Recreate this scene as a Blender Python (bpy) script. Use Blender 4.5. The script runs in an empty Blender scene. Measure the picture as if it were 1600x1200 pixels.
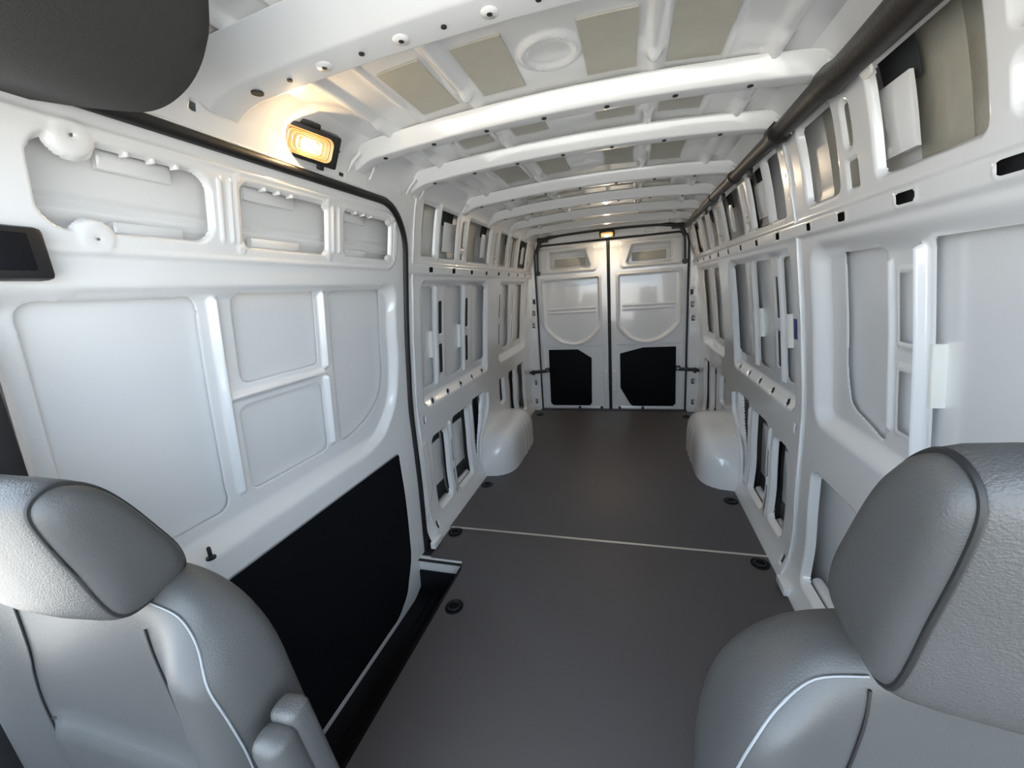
import bpy, bmesh, math
import numpy as np
from mathutils import Vector, Matrix

S = bpy.context.scene
COL = S.collection

# ---------------------------------------------------------------- camera
F_PX, YAW, PITCH, ROLL = 626.19, -0.2932, -0.2276, -0.0750
CAM = Vector((0.2094, 0.0, 1.3985))
fw = Vector((math.sin(YAW)*math.cos(PITCH), math.cos(YAW)*math.cos(PITCH), math.sin(PITCH)))
rt0 = Vector((math.cos(YAW), -math.sin(YAW), 0)); up0 = rt0.cross(fw)
rt = rt0*math.cos(ROLL) + up0*math.sin(ROLL); up = -rt0*math.sin(ROLL) + up0*math.cos(ROLL)
cd = bpy.data.cameras.new('camera'); cam = bpy.data.objects.new('camera', cd); COL.objects.link(cam)
cd.sensor_width = 36; cd.lens = F_PX/1600*36; cd.clip_start = 0.01; cd.clip_end = 200
mw = Matrix((rt, up, -fw)).transposed().to_4x4(); mw.translation = CAM; cam.matrix_world = mw
S.camera = cam

# ---------------------------------------------------------------- world, sun, exposure
S.view_settings.view_transform = 'Standard'; S.view_settings.look = 'None'
S.view_settings.gamma = 1; S.view_settings.use_curve_mapping = False
S.view_settings.exposure = -0.10
W = bpy.data.worlds.new('world'); S.world = W; W.use_nodes = True
wn = W.node_tree.nodes; wl = W.node_tree.links
bg = wn['Background']; bg.inputs['Color'].default_value = (0.68, 0.83, 1.0, 1); bg.inputs['Strength'].default_value = 7.2
sd = bpy.data.lights.new('sun', 'SUN'); sd.energy = 40.0; sd.angle = 0.01; sd.color = (1, .93, .82)
sun = bpy.data.objects.new('sun', sd); COL.objects.link(sun); sun.rotation_euler = (math.radians(-38), math.radians(12), 0)
S.cycles.max_bounces = 16; S.cycles.diffuse_bounces = 10; S.cycles.glossy_bounces = 6
S.cycles.sample_clamp_indirect = 6; S.cycles.caustics_reflective = False

# ---------------------------------------------------------------- materials
def mat(name, col, rough=.5, metal=0, noise=0, nscale=60, bump=0, bscale=300, emit=None, estr=0, coat=0, spec=.5):
    m = bpy.data.materials.new(name); m.use_nodes = True
    N = m.node_tree.nodes; L = m.node_tree.links; b = N['Principled BSDF']
    b.inputs['Base Color'].default_value = (*col, 1); b.inputs['Roughness'].default_value = rough
    b.inputs['Metallic'].default_value = metal; b.inputs['Coat Weight'].default_value = coat
    b.inputs['Coat Roughness'].default_value = .06; b.inputs['Specular IOR Level'].default_value = spec
    if emit: b.inputs['Emission Color'].default_value = (*emit, 1); b.inputs['Emission Strength'].default_value = estr
    tc = N.new('ShaderNodeTexCoord')
    if noise:
        t = N.new('ShaderNodeTexNoise'); t.inputs['Scale'].default_value = nscale; t.inputs['Detail'].default_value = 4
        L.new(tc.outputs['Object'], t.inputs['Vector'])
        mx = N.new('ShaderNodeMix'); mx.data_type = 'RGBA'
        mx.inputs[6].default_value = tuple(c*(1-noise) for c in col)+(1,); mx.inputs[7].default_value = tuple(min(1, c*(1+noise)) for c in col)+(1,)
        L.new(t.outputs['Fac'], mx.inputs[0]); L.new(mx.outputs[2], b.inputs['Base Color'])
    if bump:
        t2 = N.new('ShaderNodeTexNoise'); t2.inputs['Scale'].default_value = bscale; t2.inputs['Detail'].default_value = 3
        L.new(tc.outputs['Object'], t2.inputs['Vector'])
        bp = N.new('ShaderNodeBump'); bp.inputs['Strength'].default_value = bump; bp.inputs['Distance'].default_value = .002
        L.new(t2.outputs['Fac'], bp.inputs['Height']); L.new(bp.outputs[0], b.inputs['Normal'])
    return m
M = {}
M['paint'] = mat('white_paint', (.84, .84, .835), .22, coat=.8)
M['floor'] = mat('floor_board', (.092, .084, .088), .5, noise=.12, nscale=220, bump=.15, bscale=500)
M['strip'] = mat('aluminium', (.75, .72, .66), .35, metal=.6)
M['rubber'] = mat('rubber', (.012, .012, .013), .5)
M['plastic'] = mat('black_plastic', (.016, .016, .017), .42, bump=.1, bscale=600)
M['cover'] = mat('black_board', (.005, .006, .008), .7, bump=.1, bscale=900, spec=.12)
M['tread'] = mat('step_plastic', (.006, .007, .010), .6, spec=.2)
M['pad'] = mat('damping_pad', (.50, .48, .40), .45, noise=.08, nscale=25, bump=.5, bscale=14)
M['film'] = mat('glossy_pad', (.42, .40, .33), .18, noise=.08, nscale=20, bump=.9, bscale=22)
M['foam'] = mat('white_foam', (.85, .84, .78), .6)
M['leather'] = mat('leather', (.062, .061, .060), .44, noise=.06, nscale=120, bump=.45, bscale=420)
M['leather2'] = mat('leather_plain', (.058, .058, .057), .45, bump=.2, bscale=500)
M['stitch'] = mat('piping', (.20, .21, .22), .5)
M['seam'] = mat('seam', (.01, .01, .01), .6)
M['hl'] = mat('headliner_fabric', (.030, .029, .028), .9, noise=.25, nscale=300, bump=.6, bscale=700)
M['tape'] = mat('harness_tape', (.022, .018, .016), .45, bump=.4, bscale=90)
M['blue'] = mat('blue_label', (.03, .05, .22), .4)
M['steel'] = mat('steel', (.5, .5, .5), .3, metal=1)
M['lens'] = mat('lamp_lens', (.5, .35, .2), .25, emit=(1, .42, .11), estr=.8)
M['bulb2'] = mat('rear_lamp_bulb', (1, .9, .7), .3, emit=(1, .80, .56), estr=1500)
M['cav_shade'] = mat('painted_cavity_shade', (.035, .037, .040), .7)  # dark colour standing in for shade inside the body cavities
M['bulb'] = mat('lamp_bulb', (1, .9, .7), .3, emit=(1, .70, .36), estr=480)
M['ground'] = mat('concrete', (.42, .41, .39), .9, noise=.15, nscale=3)
M['dark'] = mat('dark_void', (.02, .02, .022), .8)  # near-black; behind slots it stands in for the unlit cavity

# ---------------------------------------------------------------- helpers
def tag(o, label=None, cat=None, group=None, kind=None):
    if label: o['label'] = label
    if cat: o['category'] = cat
    if group: o['group'] = group
    if kind: o['kind'] = kind
    return o
def empty(name, loc=(0, 0, 0), label=None, cat=None, group=None, kind=None):
    o = bpy.data.objects.new(name, None); COL.objects.link(o); o.location = loc; o.empty_display_size = .05
    return tag(o, label, cat, group, kind)
def link(name, me, m, parent=None, smooth=35):
    if m: me.materials.append(M[m] if isinstance(m, str) else m)
    me.polygons.foreach_set('use_smooth', np.ones(len(me.polygons), bool))
    if smooth: me.set_sharp_from_angle(angle=math.radians(smooth))
    o = bpy.data.objects.new(name, me); COL.objects.link(o)
    if parent:
        o.parent = parent; o.matrix_parent_inverse = parent_inv(parent)
    return o
def parent_inv(p):
    return Matrix.Translation(-p.location) if p.type == 'EMPTY' else Matrix.Identity(4)
def pydata(name, v, f, m, parent=None, smooth=35):
    me = bpy.data.meshes.new(name); me.from_pydata([tuple(map(float, p)) for p in v], [], [tuple(map(int, q)) for q in f]); me.update()
    return link(name, me, m, parent, smooth)
def frombm(name, bm, m, parent=None, smooth=35):
    bmesh.ops.recalc_face_normals(bm, faces=bm.faces)
    me = bpy.data.meshes.new(name); bm.to_mesh(me); bm.free(); return link(name, me, m, parent, smooth)
def box(name, c, h, m, parent=None, bev=.004, rot=None, seg=2):
    bm = bmesh.new(); bmesh.ops.create_cube(bm, size=2)
    for v in bm.verts: v.co = Vector((v.co.x*h[0], v.co.y*h[1], v.co.z*h[2]))
    if bev: bmesh.ops.bevel(bm, geom=list(bm.edges), offset=min(bev, min(h)*.9), segments=seg, affect='EDGES', profile=.5)
    R = rot if rot is not None else Matrix.Identity(3)
    for v in bm.verts: v.co = R @ v.co + Vector(c)
    return frombm(name, bm, m, parent)
def prism(name, pts, ext, m, parent=None, bev=.003, seg=2):
    """pts: 3D planar loop, extruded by vector ext."""
    bm = bmesh.new(); f = bm.faces.new([bm.verts.new(p) for p in pts])
    r = bmesh.ops.extrude_face_region(bm, geom=[f])
    for v in r['geom']:
        if isinstance(v, bmesh.types.BMVert): v.co += Vector(ext)
    bmesh.ops.recalc_face_normals(bm, faces=bm.faces)
    if bev: bmesh.ops.bevel(bm, geom=list(bm.edges), offset=bev, segments=seg, affect='EDGES', profile=.5)
    return frombm(name, bm, m, parent)
def smooth_path(P, n=8, closed=False):
    P = [Vector(p) for p in P]; out = []; L = len(P)
    rng = range(L) if closed else range(L-1)
    for i in rng:
        g = (lambda k: P[k % L]) if closed else (lambda k: P[min(max(k, 0), L-1)])
        a, b, c, d = g(i-1), g(i), g(i+1), g(i+2)
        for k in range(n):
            t = k/n
            out.append(.5*((2*b)+(c-a)*t+(2*a-5*b+4*c-d)*t*t+(3*b-a-3*c+d)*t**3))
    if not closed: out.append(P[-1])
    return out
def tube(name, P, r, m, parent=None, seg=8, closed=False, cap=True):
    P = [Vector(p) for p in P]; n = len(P); V = []; Fc = []
    R = r if hasattr(r, '__len__') else [r]*n
    ref = Vector((0, 0, 1))
    prev = None
    for i in range(n):
        a = P[i-1] if (i or closed) else P[0]; b = P[(i+1) % n] if (i < n-1 or closed) else P[-1]
        t = (b-a).normalized()
        if prev is None:
            ref = Vector((0, 0, 1)) if abs(t.z) < .9 else Vector((1, 0, 0)); u = t.cross(ref).normalized()
        else: u = (prev-t*prev.dot(t)).normalized()
        prev = u; w = t.cross(u)
        for k in range(seg):
            a_ = 2*math.pi*k/seg; V.append(P[i]+(u*math.cos(a_)+w*math.sin(a_))*R[i])
    for i in range(n if closed else n-1):
        for k in range(seg):
            j = (i+1) % n
            Fc.append((i*seg+k, i*seg+(k+1) % seg, j*seg+(k+1) % seg, j*seg+k))
    if not closed and cap:
        Fc.append(tuple(range(seg))[::-1]); Fc.append(tuple((n-1)*seg+k for k in range(seg)))
    return pydata(name, V, Fc, m, parent, 60)
def disc(name, c, n, r, h, m, parent=None, seg=16):
    """short cylinder, axis n"""
    n = Vector(n).normalized(); c = Vector(c)
    return tube(name, [c, c+n*h], r, m, parent, seg)

# --- signed distance shapes (vectorised on u, v)
def rr(u0, u1, v0, v1, r=.02):
    def f(U, V):
        qx = np.abs(U-(u0+u1)/2)-(u1-u0)/2+r; qy = np.abs(V-(v0+v1)/2)-(v1-v0)/2+r
        return np.hypot(np.maximum(qx, 0), np.maximum(qy, 0))+np.minimum(np.maximum(qx, qy), 0)-r
    return f
def circ(u, v, r): return lambda U, V: np.hypot(U-u, V-v)-r
def cap(u0, v0, u1, v1, r):
    def f(U, V):
        du, dv = u1-u0, v1-v0; t = np.clip(((U-u0)*du+(V-v0)*dv)/(du*du+dv*dv), 0, 1)
        return np.hypot(U-u0-t*du, V-v0-t*dv)-r
    return f
def poly(pts, k=.02):
    """convex polygon, corners rounded by a smooth maximum"""
    A = sum(pts[i][0]*pts[(i+1) % len(pts)][1]-pts[(i+1) % len(pts)][0]*pts[i][1] for i in range(len(pts)))
    if A < 0: pts = pts[::-1]
    def f(U, V):
        d = None
        for i in range(len(pts)):
            (a, b), (c, e) = pts[i], pts[(i+1) % len(pts)]; L = math.hypot(c-a, e-b)
            q = ((U-a)*(e-b)-(V-b)*(c-a))/L
            if d is None: d = q
            else:
                h = np.clip(.5+.5*(d-q)/k, 0, 1); d = q*(1-h)+d*h+k*h*(1-h)*.5
        return d
    return f
def minus(f, *gs):
    def h(U, V):
        d = f(U, V)
        for g in gs: d = np.maximum(d, -g(U, V))
        return d
    return h
def sstep(x): x = np.clip(x, 0, 1); return x*x*(3-2*x)

class Press:
    """a pressed sheet: depth field over a (u, v) grid, with cut-outs"""
    def __init__(s, us, vs):
        s.us, s.vs = np.asarray(us), np.asarray(vs); s.U, s.V = np.meshgrid(s.us, s.vs, indexing='ij')
        s.D = np.zeros_like(s.U); s.keep = np.ones((len(us)-1, len(vs)-1), bool)
        s.edges = []
        s.cu, s.cv = np.meshgrid((s.us[1:]+s.us[:-1])/2, (s.vs[1:]+s.vs[:-1])/2, indexing='ij')
    def m(s, f, ramp): return sstep(-f(s.U, s.V)/ramp)
    def set(s, f, d, ramp=.01): k = s.m(f, ramp); s.D = s.D*(1-k)+d*k; return s
    def add(s, f, d, ramp=.01): s.D = s.D+d*s.m(f, ramp); return s
    def cut(s, f, lip=.02, ramp=.012):
        s.D = s.D+lip*s.m(f, ramp); s.keep &= ~(f(s.cu, s.cv) < -ramp*.92); s.edges.append((f, -ramp*.92)); return s
    def hole(s, f, lip=.006): return s.cut(f, lip, .005)
    def only(s, f): s.keep &= f(s.cu, s.cv) < 0; s.edges.append((f, 0)); return s
    def drop(s, f): s.keep &= ~(f(s.cu, s.cv) < 0); s.edges.append((f, 0)); return s
    def snap(s):
        """slide the vertices along each cut edge onto the true outline"""
        if not s.edges: return
        nu, nv = s.U.shape; a = np.zeros((nu, nv), bool); b = np.zeros((nu, nv), bool)
        for i in (0, 1):
            for j in (0, 1):
                a[i:nu-1+i, j:nv-1+j] |= s.keep; b[i:nu-1+i, j:nv-1+j] |= ~s.keep
        I = np.where(a & b); u0, v0 = s.U[I], s.V[I]; u, v = u0.copy(), v0.copy()
        if not len(u): return
        E = np.stack([np.abs(f(u, v)-l) for f, l in s.edges]); w = E.argmin(0); h = 1e-4
        lim = 1.3*max(np.diff(s.us).max(), np.diff(s.vs).max())
        for k, (f, l) in enumerate(s.edges):
            m = w == k
            if not m.any(): continue
            for _ in range(2):
                d = f(u[m], v[m])-l; gx = (f(u[m]+h, v[m])-f(u[m]-h, v[m]))/(2*h); gy = (f(u[m], v[m]+h)-f(u[m], v[m]-h))/(2*h)
                g2 = np.maximum(gx*gx+gy*gy, .2); u[m] -= d*gx/g2; v[m] -= d*gy/g2
        s.U[I] = np.clip(u, u0-lim, u0+lim); s.V[I] = np.clip(v, v0-lim, v0+lim)
    def build(s, mapf, labels, parent, m='paint', flip=False):
        """labels: array of cell names, or one name"""
        s.snap(); X, Y, Z = mapf(s.U, s.V, s.D); P = np.stack([X, Y, Z], -1).reshape(-1, 3)
        nu, nv = s.U.shape; I = np.arange(nu*nv).reshape(nu, nv)
        Q = np.stack([I[:-1, :-1], I[1:, :-1], I[1:, 1:], I[:-1, 1:]], -1)
        if flip: Q = Q[..., ::-1]
        out = []
        if isinstance(labels, str): labels = np.full(s.keep.shape, labels, object)
        for nm in dict.fromkeys(labels.ravel().tolist()):
            sel = s.keep & (labels == nm)
            if not sel.any(): continue
            q = Q[sel]; used, inv = np.unique(q, return_inverse=True); q = inv.reshape(-1, 4)
            me = bpy.data.meshes.new(nm.split('#')[0]); me.vertices.add(len(used)); me.vertices.foreach_set('co', P[used].ravel())
            me.loops.add(q.size); me.loops.foreach_set('vertex_index', q.ravel().astype(np.int32))
            me.polygons.add(len(q)); me.polygons.foreach_set('loop_start', np.arange(0, q.size, 4, dtype=np.int32))
            me.update(calc_edges=True); me.validate()
            out.append(link(nm.split('#')[0], me, m, parent, 0))
        return out

# --- body side cross-section: half width against height
_z = np.linspace(-.3, 2.05, 600)
def _mk(zp, xp):
    x = np.interp(_z, zp, xp); k = 13
    xpad = np.pad(x, k, mode='edge'); return np.convolve(xpad, np.ones(2*k+1)/(2*k+1), 'valid')
_body = _mk([-.3, -.02, .0, .10, .27, .43, .84, 1.2, 1.54, 1.75, 1.86, 1.93, 1.975, 2.05], [.865, .865, .868, .905, .914, .908, .905, .872, .83, .79, .763, .735, .66, .5])
_door = _mk([-.3, -.1, .27, .43, .84, 1.2, 1.54, 1.75, 1.86, 2.05], [.94, .93, .914, .908, .905, .872, .83, .79, .763, .70])
def prof(z): return np.interp(z, _z, _body)
def dprof(z): return np.interp(z, _z, _door)
def side_map(s, pf=prof): return lambda U, V, D: (s*(pf(V)+D), U, V)
def slab(name, parent, s, y0, y1, z0, z1, d, th, m, pf=prof, bev=.004, n=6, shear=0):
    """thin plate following the body side at depth d (outwards), thickness th towards the inside"""
    V = []; Fc = []
    zs = np.linspace(z0, z1, n)
    ys = [y0, y0+bev, y1-bev, y1]
    for lay in (0, 1):
        for j, z in enumerate(zs):
            for i, y in enumerate(ys):
                e = (i in (0, 3)) or (j in (0, n-1))
                dd = d if lay == 0 else d-th+(bev*.6 if e else 0)
                V.append((s*(float(pf(z))+dd), y+shear*(z-z0), z))
    def id(l, j, i): return l*n*4+j*4+i
    for j in range(n-1):
        for i in range(3):
            Fc.append((id(1, j, i), id(1, j, i+1), id(1, j+1, i+1), id(1, j+1, i)))
            Fc.append((id(0, j, i), id(0, j+1, i), id(0, j+1, i+1), id(0, j, i+1)))
        Fc.append((id(0, j, 0), id(1, j, 0), id(1, j+1, 0), id(0, j+1, 0)))
        Fc.append((id(0, j, 3), id(0, j+1, 3), id(1, j+1, 3), id(1, j, 3)))
    for i in range(3):
        Fc.append((id(0, 0, i), id(0, 0, i+1), id(1, 0, i+1), id(1, 0, i)))
        Fc.append((id(0, n-1, i), id(1, n-1, i), id(1, n-1, i+1), id(0, n-1, i+1)))
    if s < 0: Fc = [q[::-1] for q in Fc]
    return pydata(name, V, Fc, m, parent, 40)

# ================================================================= SETTING
ar = np.arange
# ---- features shared by both body sides (behind the B-pillar)
BAY_SKINS = [(1.965, 2.165), (2.33, 2.585), (2.79, 3.03), (3.53, 3.74), (3.96, 4.22)]
POSTS = [2.19, 2.62, 3.40, 3.82]
def wall_features(p):
    # waist rail swage and ledges
    p.add(rr(.3, 4.6, 1.505, 1.578, .03), -.010, .018)
    # mid bays
    for a, b in ((1.95, 3.05), (3.34, 4.30)):
        f = rr(a, b, .765, 1.492, .07)
        k = p.m(f, .035)*sstep((p.V-.765)/.075); p.D = p.D*(1-k)+.038*k
    for a, b in BAY_SKINS: p.cut(rr(a, b, .885, 1.462, .035), .003, .005)
    for y in POSTS:
        p.add(cap(y, .875, y, 1.45, .015), -.018, .014)
        p.hole(rr(y+.052, y+.112, 1.17, 1.375, .012), .004); p.hole(rr(y+.052, y+.112, .925, 1.115, .012), .004)
        p.add(cap(y+.040, .92, y+.040, 1.38, .007), -.005, .007)
    # upper windows
    for a, b in ((1.95, 2.125), (2.165, 2.415), (2.57, 3.03), (3.25, 3.49), (3.53, 3.79), (3.85, 4.20)):
        p.cut(rr(a, b, 1.603, 1.872, .022), .020, .012)
    for y in (2.462, 3.135, 4.235):
        p.cut(rr(y, y+.062, 1.68, 1.84, .02), .012, .010); p.cut(rr(y, y+.062, 1.61, 1.662, .01), .012, .010)
    for y in (2.14, 3.51, 3.82): p.add(cap(y, 1.61, y, 1.87, .012), -.010, .012)
    # slots in the waist rail
    for k in range(8): p.hole(rr(2.06+.303*k-.026, 2.06+.303*k+.026, 1.524, 1.560, .008), .003)
    # slots in the sloping shelf
    for k in range(5): p.hole(cap(2.07+k*.215, .787, 2.10+k*.215, .803, .012), .006)
    p.hole(rr(1.925, 1.95, .70, .745, .01), .006)
    # lower openings
    p.cut(rr(1.985, 2.20, .125, .60, .045), .030, .016)
    p.cut(rr(2.28, 2.565, .105, .625, .045), .030, .016)
    p.cut(poly([(2.645, .64), (2.90, .64), (2.80, .36), (2.71, .14), (2.645, .14)], .05), .030, .016)
    p.cut(rr(3.60, 3.84, .10, .64, .04), .030, .016); p.cut(rr(3.92, 4.20, .10, .64, .04), .030, .016)
    p.cut(rr(3.30, 3.46, .40, .64, .03), .030, .016)
    p.hole(rr(2.225, 2.242, .12, .30, .006), .006); p.hole(rr(2.225, 2.242, .34, .50, .006), .006)
    p.hole(rr(2.60, 2.616, .16, .50, .006), .006)
    for y in (2.235, 2.605): p.add(cap(y, .13, y, .60, .022), -.012, .022)
    # spot welds and small holes on the B-pillar
    for z in ar(.1, 1.85, .075): p.add(circ(1.905, z, .006), .002, .005)
    p.hole(rr(1.90, 1.93, .05, .10, .008), .006)
def wall_labels(p, ymin):
    L = np.full(p.keep.shape, 'lower_frame', object); cy, cz = p.cu, p.cv
    L[cz > .62] = 'belt_shelf'; L[cz > .835] = 'bay_panel#b'; L[(cz > .835) & (cy > 3.2)] = 'bay_panel#c'
    L[cz > 1.50] = 'waist_rail'; L[cz > 1.585] = 'upper_panel#b'; L[(cz > 1.585) & (cy > 3.2)] = 'upper_panel#c'
    L[(cy > 1.79) & (cy < 1.94) & (cz < 1.885)] = 'pillar#b'; L[(cy > 3.06) & (cy < 3.34) & (cz > .835) & (cz < 1.50)] = 'pillar#c'
    L[(cy > 4.31) & (cz < 1.885)] = 'pillar#d'
    if ymin < 1:
        n = cy <= 1.79
        L[n & (cz <= .70)] = 'lower_frame#a'; L[n & (cz > .70)] = 'bay_panel#a'; L[n & (cz > 1.50)] = 'waist_rail'; L[n & (cz > 1.585)] = 'upper_panel#a'
    L[cz > 1.885] = 'roof_rail'
    return L
DOOR_OPEN = rr(-1.0, 1.80, -.6, 1.808, .20)
wall_left = empty('wall_left', (-.87, 3.1, 0), 'white painted left side of the van body with pressed bays behind the sliding door', 'van wall', kind='structure')
wall_right = empty('wall_right', (.87, 2.5, 0), 'white painted right side of the van body with pressed bays and open pillars', 'van wall', kind='structure')
p = Press(ar(.40, 4.525, .0068), ar(-.02, 1.975, .0065)); wall_features(p)
p.add(poly([(1.835, .60), (1.93, .60), (1.94, .30), (1.84, .16)], .03), -.006, .006)
p.drop(DOOR_OPEN)
for y, z, a, b in ((.82, 1.87, .012, .014), (1.30, 1.905, .022, .008), (1.34, 1.845, .018, .010), (1.46, 1.845, .008, .008), (1.70, 1.86, .006, .006), (1.74, 1.86, .008, .008), (1.84, 1.86, .008, .008), (1.52, 1.92, .016, .010)):
    p.hole(rr(y-a, y+a, z-b, z+b, min(a, b)*.6), .005)
p.build(side_map(-1), wall_labels(p, 2), wall_left, flip=False)
# right side, from the cab back
ys = np.concatenate([ar(.55, 1.97, .0045), ar(1.972, 4.525, .0072)])
p = Press(ys, ar(-.02, 1.975, .0055)); wall_features(p)
f = rr(-.2, 1.772, .80, 1.492, .09); k = p.m(f, .07); p.D = p.D*(1-k)+.040*k
p.cut(poly([(1.378, 1.445), (1.605, 1.445), (1.605, 1.02), (1.57, .93), (1.378, .872)], .04), .003, .005)
p.add(cap(1.360, .93, 1.360, 1.40, .009), -.010, .009)
for z0, z1 in ((1.185, 1.375), (.935, 1.115)): p.add(rr(1.235, 1.335, z0-.015, z1+.015, .01), -.006, .008); p.cut(rr(1.247, 1.322, z0, z1, .006), .003, .005)
p.add(cap(1.226, .885, 1.226, 1.425, .015), -.026, .014)
p.cut(rr(-.2, 1.200, .88, 1.452, .035), .003, .005)
p.cut(rr(.985, 1.335, 1.603, 1.872, .03), .022, .014); p.cut(rr(1.51, 1.762, 1.605, 1.872, .035), .022, .014)
p.cut(rr(1.418, 1.470, 1.71, 1.838, .025), .010, .010); p.cut(rr(1.405, 1.475, 1.603, 1.692, .012), .010, .010)
p.cut(rr(.60, .942, 1.735, 1.87, .03), .02, .014); p.cut(rr(.60, .942, 1.61, 1.712, .03), .02, .014)
for y, a in ((1.205, .034), (1.50, .022), (1.735, .018), (.93, .03)): p.add(rr(y-a-.012, y+a+.012, 1.518, 1.562, .02), -.003, .008); p.hole(rr(y-a-.004, y+a+.004, 1.524, 1.559, .013), .003)
p.cut(rr(1.385, 1.745, .095, .625, .05), .032, .018)
p.cut(rr(.80, 1.32, .095, .625, .05), .032, .018)
p.hole(circ(1.30, 1.555, .004), .003); p.hole(circ(1.05, 1.575, .004), .003)
p.build(side_map(1), wall_labels(p, .5), wall_right, flip=True)
# welded pillar flange edges
for s, w in ((-1, wall_left), (1, wall_right)):
    tube('weld_flange', [(s*(float(prof(z))-.004), 1.862, z) for z in np.linspace(.03, 1.86, 40)], .005, 'paint', w, 6)
    # outer skin, closed behind the frames
    y0 = 1.82 if s < 0 else .55
    q = Press(np.linspace(y0, 4.54, 60), ar(-.06, 2.0, .02)); q.D += .088
    for z in (1.10, .72, 1.63): q.add(rr(-1, 6, z-.02, z+.02, .01), -.004, .012)
    q.build(side_map(s, dprof), 'outer_skin', w, flip=s > 0)
    q = Press(np.linspace(1.93 if s < 0 else .56, 4.31, 50), ar(.80, 1.50, .02)); q.D += .066
    q.build(side_map(s), 'skin_panel', w, flip=s > 0)
    # damping pads on the skin behind the upper windows
    for a, b in (([(1.50, 1.74), (.95, 1.14), (1.143, 1.30)] if s > 0 else [])+[(1.96, 2.10), (2.58, 2.90), (3.27, 3.46), (3.60, 3.76), (3.90, 4.1)]):
        slab('damping_pad', w, s, a, b, 1.615, 1.90, .083, .006, 'film' if (s > 0 and a < 1.2) else 'pad', dprof)
    # reinforcement brackets in the upper windows and lower openings
    for a, b in (([(1.24, 1.372)] if s > 0 else [])+[(2.29, 2.43), (2.93, 3.05), (3.58, 3.69), (4.10, 4.21)]):
        slab('bracket_or_shade', w, s, a, b, 1.655, 1.815, .046, .012, 'paint', prof, .006)
        slab('bracket_or_shade', w, s, a, b+.004, 1.80, 1.885, .060, .003, 'cav_shade', prof)  # dark plate: painted shade for the hole above the bracket
    for a, b, z0, z1 in (([(.84, 1.30, .2, .55)] if s > 0 else [])+[(1.995, 2.195, .235, .515), (2.30, 2.555, .225, .535), (3.61, 3.80, .2, .52), (3.93, 4.15, .2, .52)]):
        slab('bracket_or_shade', w, s, a, b, z0, z1, .066, .012, 'paint', prof, .006)
    for a, b in (([(1.39, 1.74)] if s > 0 else [])+[(1.99, 2.20), (2.29, 2.56), (3.6, 3.84), (3.92, 4.2)]):
        tube('sill_bead', [(s*(.91+.060), a, .10), (s*(.91+.060), b, .10)], .024, 'paint', w, 10)
        if a > 1.8: slab('cavity_shade', w, s, a-.03, b+.03, .05, .66, .079, .002, 'cav_shade', prof)  # dark sheet imitates the unlit depth of the lower openings
    slab('cavity_shade', w, s, 2.60, 2.95, .05, .66, .079, .002, 'cav_shade', prof)  # same painted shade behind the opening by the wheel arch
    # near-black sheets standing in for shade inside the rail, shelf and pillar slots
    ya = .60 if s > 0 else 1.93
    slab('cavity_shade', w, s, ya, 4.40, 1.512, 1.572, .030, .002, 'dark', prof)
    slab('cavity_shade', w, s, 1.93, 3.05, .775, .825, .052, .002, 'dark', prof)
    slab('cavity_shade', w, s, 1.91, 1.96, .68, .76, .03, .002, 'dark', prof)
    if s > 0: slab('cavity_shade', w, s, .58, .955, 1.59, 1.88, .05, .002, 'dark', prof)  # near-black sheet paints the foremost upper openings as unlit
    for y in ([1.40] if s > 0 else [])+[2.455, 3.128, 4.228]: slab('cavity_shade', w, s, y, y+.085, 1.59, 1.86, .045, .002, 'cav_shade', prof)  # dark plates painted as shade behind the narrow upper slots
    for y in ([1.196] if s > 0 else [])+[2.168, 2.596]:
        slab('foam_strip', w, s, y-.002, y+.009, 1.04, 1.20, .066, .030, 'foam', prof, .003)
    for y in POSTS: slab('cavity_shade', w, s, y+.040, y+.124, .90, 1.40, .052, .002, 'cav_shade', prof)  # dark backing imitates shade in the slots beside each post
    # wheel arch: rounded box grown out of the side
    V = []; Fc = []; ny, na = 40, 28
    for i in range(ny):
        t = i/(ny-1); y = 2.70+.98*t; e = abs(2*t-1)
        k = max(0, 1-e**4.5)**.42
        hh = .335*k; ww = .262*max(0, 1-e**6)**.5
        for j in range(na):
            a = math.pi/2*j/(na-1); n_ = .42
            x = ww*math.cos(a)**n_; z = hh*math.sin(a)**n_
            if a > math.pi/4: pass
            rib = .006*max(0, math.cos((t-.5)*60)) if (abs(t-.62) < .2 and z < .26*k) else 0
            V.append((s*(.925-x-rib), y, z-.002))
    for i in range(ny-1):
        for j in range(na-1): Fc.append((i*na+j, i*na+j+1, (i+1)*na+j+1, (i+1)*na+j) if s > 0 else (i*na+j, (i+1)*na+j, (i+1)*na+j+1, i*na+j+1))
    pydata('wheel_arch', V, Fc, 'paint', w, 0)
    tube('arch_flange', smooth_path([(s*.90, 2.69, .0), (s*.905, 2.70, .15), (s*.905, 2.74, .30), (s*.90, 2.84, .40), (s*.895, 2.93, .50), (s*.89, 2.95, .62)], 6), .014, 'paint', w, 8)
    for z in (.03, .06): box('floor_tab', (s*.868, 1.80 if s > 0 else 1.83, z*.5), (.016, .05, .012), 'paint', w, .006)

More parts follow.
